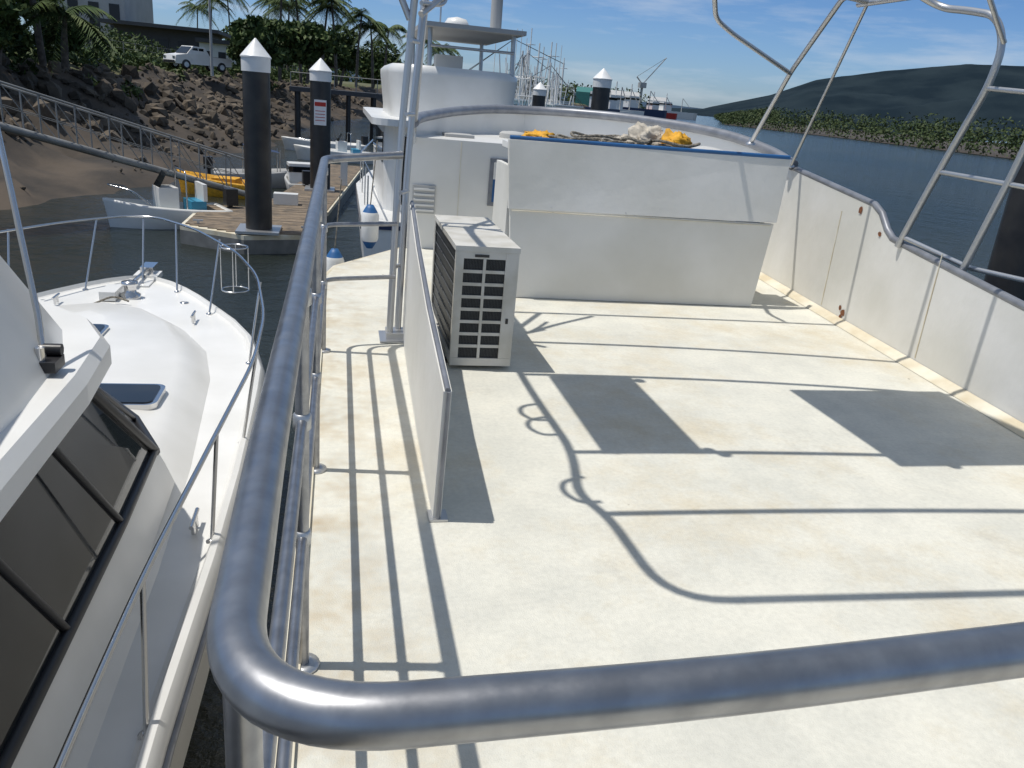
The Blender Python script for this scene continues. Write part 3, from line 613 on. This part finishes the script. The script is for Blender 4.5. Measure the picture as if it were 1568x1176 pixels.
b.tube([(bx+.95,18,2.7),(bx+.93,18,4.6)],.12,wallg,10);b.tube([(bx-.1,19,2.7),(bx-.1,19,5.5)],.02,alud,6);b.lathe((bx+.2,18.5,2.72),[(.25,0),(.28,.1),(.2,.22),(0.01,.26)],white,16)
b.tube([(bx-1.6,15.1,-.1),(bx-1.72,20,-.05),(bx-1.2,24,.1),(bx,26.3,.2)],.02,steel,6,.5)
for y in (15.3,17,19,21): b.tube([(bx-1.68,y,-.85),(bx-1.68,y,-.08)],.015,steel,6)
b.build()
def trawler(x,y,rot,L=14,hc=white,s=1.):
    b=MB("fishing_trawler");n=10
    def ring(k,z,sh):
        R=[]
        for i in range(n+1):
            t=i/n;w=2.2*(1-max(0,(t-.5)/.5)**2.2)*k;R.append((L*(t-.5)*sh,max(w,.05),z+(1.1*t*t if z>0 else 0)))
        return R+[(p[0],-p[1],p[2]) for p in R[::-1]]
    b.loft([ring(.7,-.6,.9),ring(.9,.4,.95),ring(1,1.5,1)],hc,True,True)
    b.box(.2*L-3.5,.2*L,-1.5,1.5,1.6,4.0,white);b.box(.2*L-3.52,.2*L+.02,-1.52,1.52,3.0,3.6,glass);b.box(.2*L-3.9,.2*L+.3,-1.7,1.7,4.0,4.15,white)
    b.tube([(.2*L-3.7,0,2),(.2*L-3.7,0,8.5)],.1,white,8);b.tube([(-L*.38,0,1.5),(-L*.38,0,6.5)],.08,white,8)
    for s_ in (1,-1):
        b.tube([(.2*L-4,s_*1.5,2),(.2*L-4.4,s_*2.1,8)],.06,white,6);b.tube([(-L*.38,s_*1.6,1.5),(-L*.34,0,5.5)],.06,white,6);b.tube([(.2*L-3.7,0,8.3),(L*.48,s_*.3,2.8)],.03,dark,4);b.tube([(.2*L-3.7,0,8.2),(-L*.38,0,6.4)],.03,dark,4)
    b.tube([(.2*L-4.6,-1.6,6),(.2*L-4.6,1.6,6)],.06,white,6);b.tube([(.2*L-2,.5,4.1),(.2*L-2,.5,10.5)],.035,white,5);b.tube([(.2*L-2.8,-.6,4.1),(.2*L-2.8,-.6,7.5)],.03,white,5)
    b.box(-L*.4,-L*.1,-1.6,1.6,1.55,1.9,lblue if s<1 else wallg)
    b.build(M=Matrix.Translation((x,y,-2.6))@Matrix.Rotation(rot,4,'Z')@Matrix.Scale(s,4))
trawler(16.5,78,1.2,13,white,.95);trawler(19.5,92,1.9,15,white,1.05);trawler(24,112,1.0,15,navy,1.1);trawler(27,130,1.6,16,white,1.1);trawler(14.5,66,1.5,10,white,.7);trawler(31,125,2.2,13,white,.9);trawler(20,105,2.6,15,white,1.3);trawler(38,150,.6,15,white,1.);trawler(22,86,.4,12,white,.9)
def portshed(name,az0,az1,dist,h,m1,m2):
    b=MB(name);p0=Vector((math.sin(az0),math.cos(az0)))*dist;p1=Vector((math.sin(az1),math.cos(az1)))*dist;d=(p1-p0).normalized();nn=Vector((-d.y,d.x))*dist*.06
    q=[p0,p1,p1+nn,p0+nn];b.prism([(a.x,a.y) for a in q],-1,h,m1);m=(p0+nn/2);mm=(p1+nn/2)
    b.add([(q[0].x,q[0].y,h+.01),(q[1].x,q[1].y,h+.01),(mm.x,mm.y,h*1.35),(m.x,m.y,h*1.35),(q[2].x,q[2].y,h+.01),(q[3].x,q[3].y,h+.01)],[(0,1,2,3),(3,2,4,5),(0,3,5),(1,4,2)],m2);b.build()
rd=math.radians
portshed("green_boat_shed",rd(15.6),rd(17.2),330,5.5,shedg,shedg);portshed("wharf_shed",rd(17.3),rd(19.8),420,6.5,shedg,wallg);portshed("wharf_shed",rd(20.4),rd(21.6),560,7,white,wallg)
def ship(az,dist,L,rot,hc,h):
    b=MB("cargo_ship");x,y=math.sin(az)*dist,math.cos(az)*dist
    P=[(-L/2,3),(L*.35,3),(L/2,0),(L*.35,-3),(-L/2,-3)];b.loft([[(a,c,-.5) for a,c in P],[(a*1.02,c*1.05,h) for a,c in P]],hc)
    b.box(-L*.4,-L*.2,-2.5,2.5,h,h+5,white);b.box(-L*.41,-L*.19,-2.6,2.6,h+3.4,h+4.2,glass);b.tube([(-L*.3,0,h+5),(-L*.3,0,h+10)],.25,white,6);b.tube([(L*.1,0,h),(L*.1,0,h+8)],.2,wallg,6);b.tube([(L*.1,0,h+8),(L*.3,0,h+3)],.15,wallg,6)
    b.build(M=Matrix.Translation((x,y,-2.6))@Matrix.Rotation(rot,4,'Z'))
ship(rd(20.2),400,30,.4,navy,4);ship(rd(21.4),470,22,.3,redp,3.0);ship(rd(22.4),540,30,.2,white,4);ship(rd(19.0),340,22,.5,white,3);ship(rd(17.6),290,20,.9,navy,3);ship(rd(18.4),300,18,.6,white,2.5)
b=MB("harbour_crane");x,y=math.sin(rd(19.9))*520,math.cos(rd(19.9))*520
b.tube([(x,y,0),(x,y,14)],.8,wallg,8);b.box(x-2,x+2,y-2,y+2,13,16,wallg);b.tube([(x,y,15),(x+13,y,31)],.3,wallg,6);b.tube([(x,y,15),(x-4,y,19)],.4,wallg,6);b.tube([(x-4,y,19),(x+13,y,31)],.12,dark,5);b.build()
b=MB("radio_mast")
for az,dist,h in ((12.3,140,12),(13.2,150,10),(14.0,170,12),(14.6,160,9),(13.7,120,9),(12.9,100,7.5)):
    x,y=math.sin(rd(az))*dist,math.cos(rd(az))*dist;b.tube([(x,y,-2),(x,y,h)],.09,white,5);b.tube([(x-.8,y,h*.8),(x+.8,y,h*.8)],.06,white,5)
b.build()
# ------------------------------------------------------------------ RIGHT BANK
rb=[(150,-60),(160,60),(166,180),(183,272),(186,389),(250,520),(420,900),(700,1500)]
b=MB("mangrove_shore_ground");b.add([(x,y,-2.5) for x,y in rb]+[(6000,1500,-2.45),(6000,-60,-2.45)],[tuple(range(len(rb)+2))[::-1]],mud);b.build()
bl=[]
for a,c in zip(rb[:-1],rb[1:]):
    L=math.dist(a,c);n=int(L/4)
    for k in range(n):
        t=k/n
        for row in range(4):
            R=random.uniform(1.6,3.6)*(1 if row<3 else 1.25);x=a[0]+(c[0]-a[0])*t+2+row*8+random.uniform(-2,2);bl.append((x,a[1]+(c[1]-a[1])*t+random.uniform(-2,2),-1.8+R*.6+row*1.2,R*1.5,R*1.5,R))
leaves("mangrove_trees",bl,80000,.62,(mang,mang2))
hz=mat("hazy_forested_mountain",(.022,.034,.042),1.,col2=(.012,.021,.029),vscale=.010,spec=.02,detail=12)  # forest colour with aerial haze painted into the albedo
az_=[20,24,25.4,28.1,30.7,34.4,38.9,41.8,46,52,60,75,95];el_=[0.1,.35,.78,1.53,2.63,3.42,4.10,4.16,4.6,4.0,4.3,2.,.5]
def mount(name,D,m,scale=1.,a0=20,a1=95,depth=900,seed=0):
    na,nr=260,26;vs=[]
    for i in range(na):
        a=a0+(a1-a0)*i/(na-1);e=np.interp(a,az_,el_)*scale;H=math.tan(rd(e))*D
        for j in range(nr):
            t=j/(nr-1);dd=D-depth+depth*1.0*t;prof=t**1.15
            x,y=math.sin(rd(a))*dd,math.cos(rd(a))*dd
            q=noise.fractal(Vector((x*.004+seed,y*.004,0)),1.,2.,6)*H*.26*(1-t*.7)+noise.noise(Vector((x*.03,y*.03,5)))*6*t
            vs.append((x,y,-3+max(0,(H+3)*prof+q*math.sin(math.pi*min(t*.9+.05,1)))))
    fs=[(i*nr+j,(i+1)*nr+j,(i+1)*nr+j+1,i*nr+j+1) for i in range(na-1) for j in range(nr-1)]
    b=MB(name);b.add(vs,fs,m,True);b.build()
mount("mountain",2600,hz)
az_=[-40,0,10,16,20,24,26,30,34,38];el_=[1,1.0,.75,.6,.45,.35,.4,.2,.1,.1]
hz2=mat("hazy_far_hills",(.05,.08,.12),1.,col2=(.04,.065,.10),vscale=.01,spec=.05)  # blue distance haze painted into the hill colour
mount("distant_hills",3800,hz2,1.,-40,38,900,9)
# ------------------------------------------------------------------ light, sky, camera
EL=math.radians(69.5);sx_,sy_=-1,.11;l=math.hypot(sx_,sy_);S=Vector((sx_/l*math.cos(EL),sy_/l*math.cos(EL),math.sin(EL)))
sd_=bpy.data.lights.new("sun","SUN");sd_.energy=3.65;sd_.angle=math.radians(.53);sd_.color=(1,.965,.905)
so=bpy.data.objects.new("sun",sd_);so.rotation_euler=S.to_track_quat('Z','Y').to_euler();sc.collection.objects.link(so)
w=bpy.data.worlds.new("World");sc.world=w;w.use_nodes=True;nt=w.node_tree;N=nt.nodes.new;L=nt.links.new
bg=nt.nodes["Background"];bg.inputs[1].default_value=.14
sk=N("ShaderNodeTexSky");sk.sky_type='NISHITA';sk.sun_disc=False;sk.sun_elevation=EL;sk.sun_rotation=math.atan2(S.x,S.y);sk.air_density=1.1;sk.dust_density=.5;sk.ozone_density=2.0
tc=N("ShaderNodeTexCoord");mp=N("ShaderNodeMapping");mp.inputs["Scale"].default_value=(2.0,2.0,14);mp.inputs["Location"].default_value=(.4,.9,.3);L(tc.outputs["Generated"],mp.inputs[0])
sz=N("ShaderNodeSeparateXYZ");L(tc.outputs["Generated"],sz.inputs[0])
hr=N("ShaderNodeValToRGB");e=hr.color_ramp.elements;e[0].position=0;e[0].color=(.42,.58,.92,1);e[1].position=.8;e[1].color=(1.0,.86,.68,1)
q=e.new(.13);q.color=(.30,.45,.72,1);q=e.new(.4);q.color=(.78,.78,.78,1);L(sz.outputs[2],hr.inputs[0])
mt=N("ShaderNodeMixRGB");mt.blend_type="MULTIPLY";mt.inputs[0].default_value=1;L(sk.outputs[0],mt.inputs[1]);L(hr.outputs[0],mt.inputs[2])
cn=N("ShaderNodeTexNoise");cn.inputs["Scale"].default_value=2.2;cn.inputs["Detail"].default_value=9;cn.inputs["Roughness"].default_value=.62;L(mp.outputs[0],cn.inputs[0])
cr=N("ShaderNodeValToRGB");cr.color_ramp.elements[0].position=.48;cr.color_ramp.elements[1].position=.76;cr.color_ramp.elements[1].color=(.5,.5,.5,1);L(cn.outputs["Fac"],cr.inputs[0])
mx=N("ShaderNodeMixRGB");mx.inputs[2].default_value=(4.9,5.2,5.5,1);L(cr.outputs[0],mx.inputs[0]);L(mt.outputs[0],mx.inputs[1]);L(mx.outputs[0],bg.inputs[0])
cd=bpy.data.cameras.new("camera");cd.sensor_width=36;cd.lens=28.24;cd.clip_end=20000;cd.clip_start=.05
co=bpy.data.objects.new("camera",cd);sc.collection.objects.link(co);sc.camera=co
p=rd(19.62);ph=rd(13.1);r_=rd(5.2)
fw=Vector((math.sin(ph)*math.cos(p),math.cos(ph)*math.cos(p),-math.sin(p)));rt=Vector((math.cos(ph),-math.sin(ph),0));up=rt.cross(fw)
R_=rt*math.cos(r_)+up*math.sin(r_);U_=-rt*math.sin(r_)+up*math.cos(r_)
M=Matrix((( R_.x,U_.x,-fw.x,0),(R_.y,U_.y,-fw.y,0),(R_.z,U_.z,-fw.z,1.5),(0,0,0,1)));co.matrix_world=M
sc.view_settings.view_transform='Standard';sc.view_settings.look='None';sc.view_settings.exposure=0
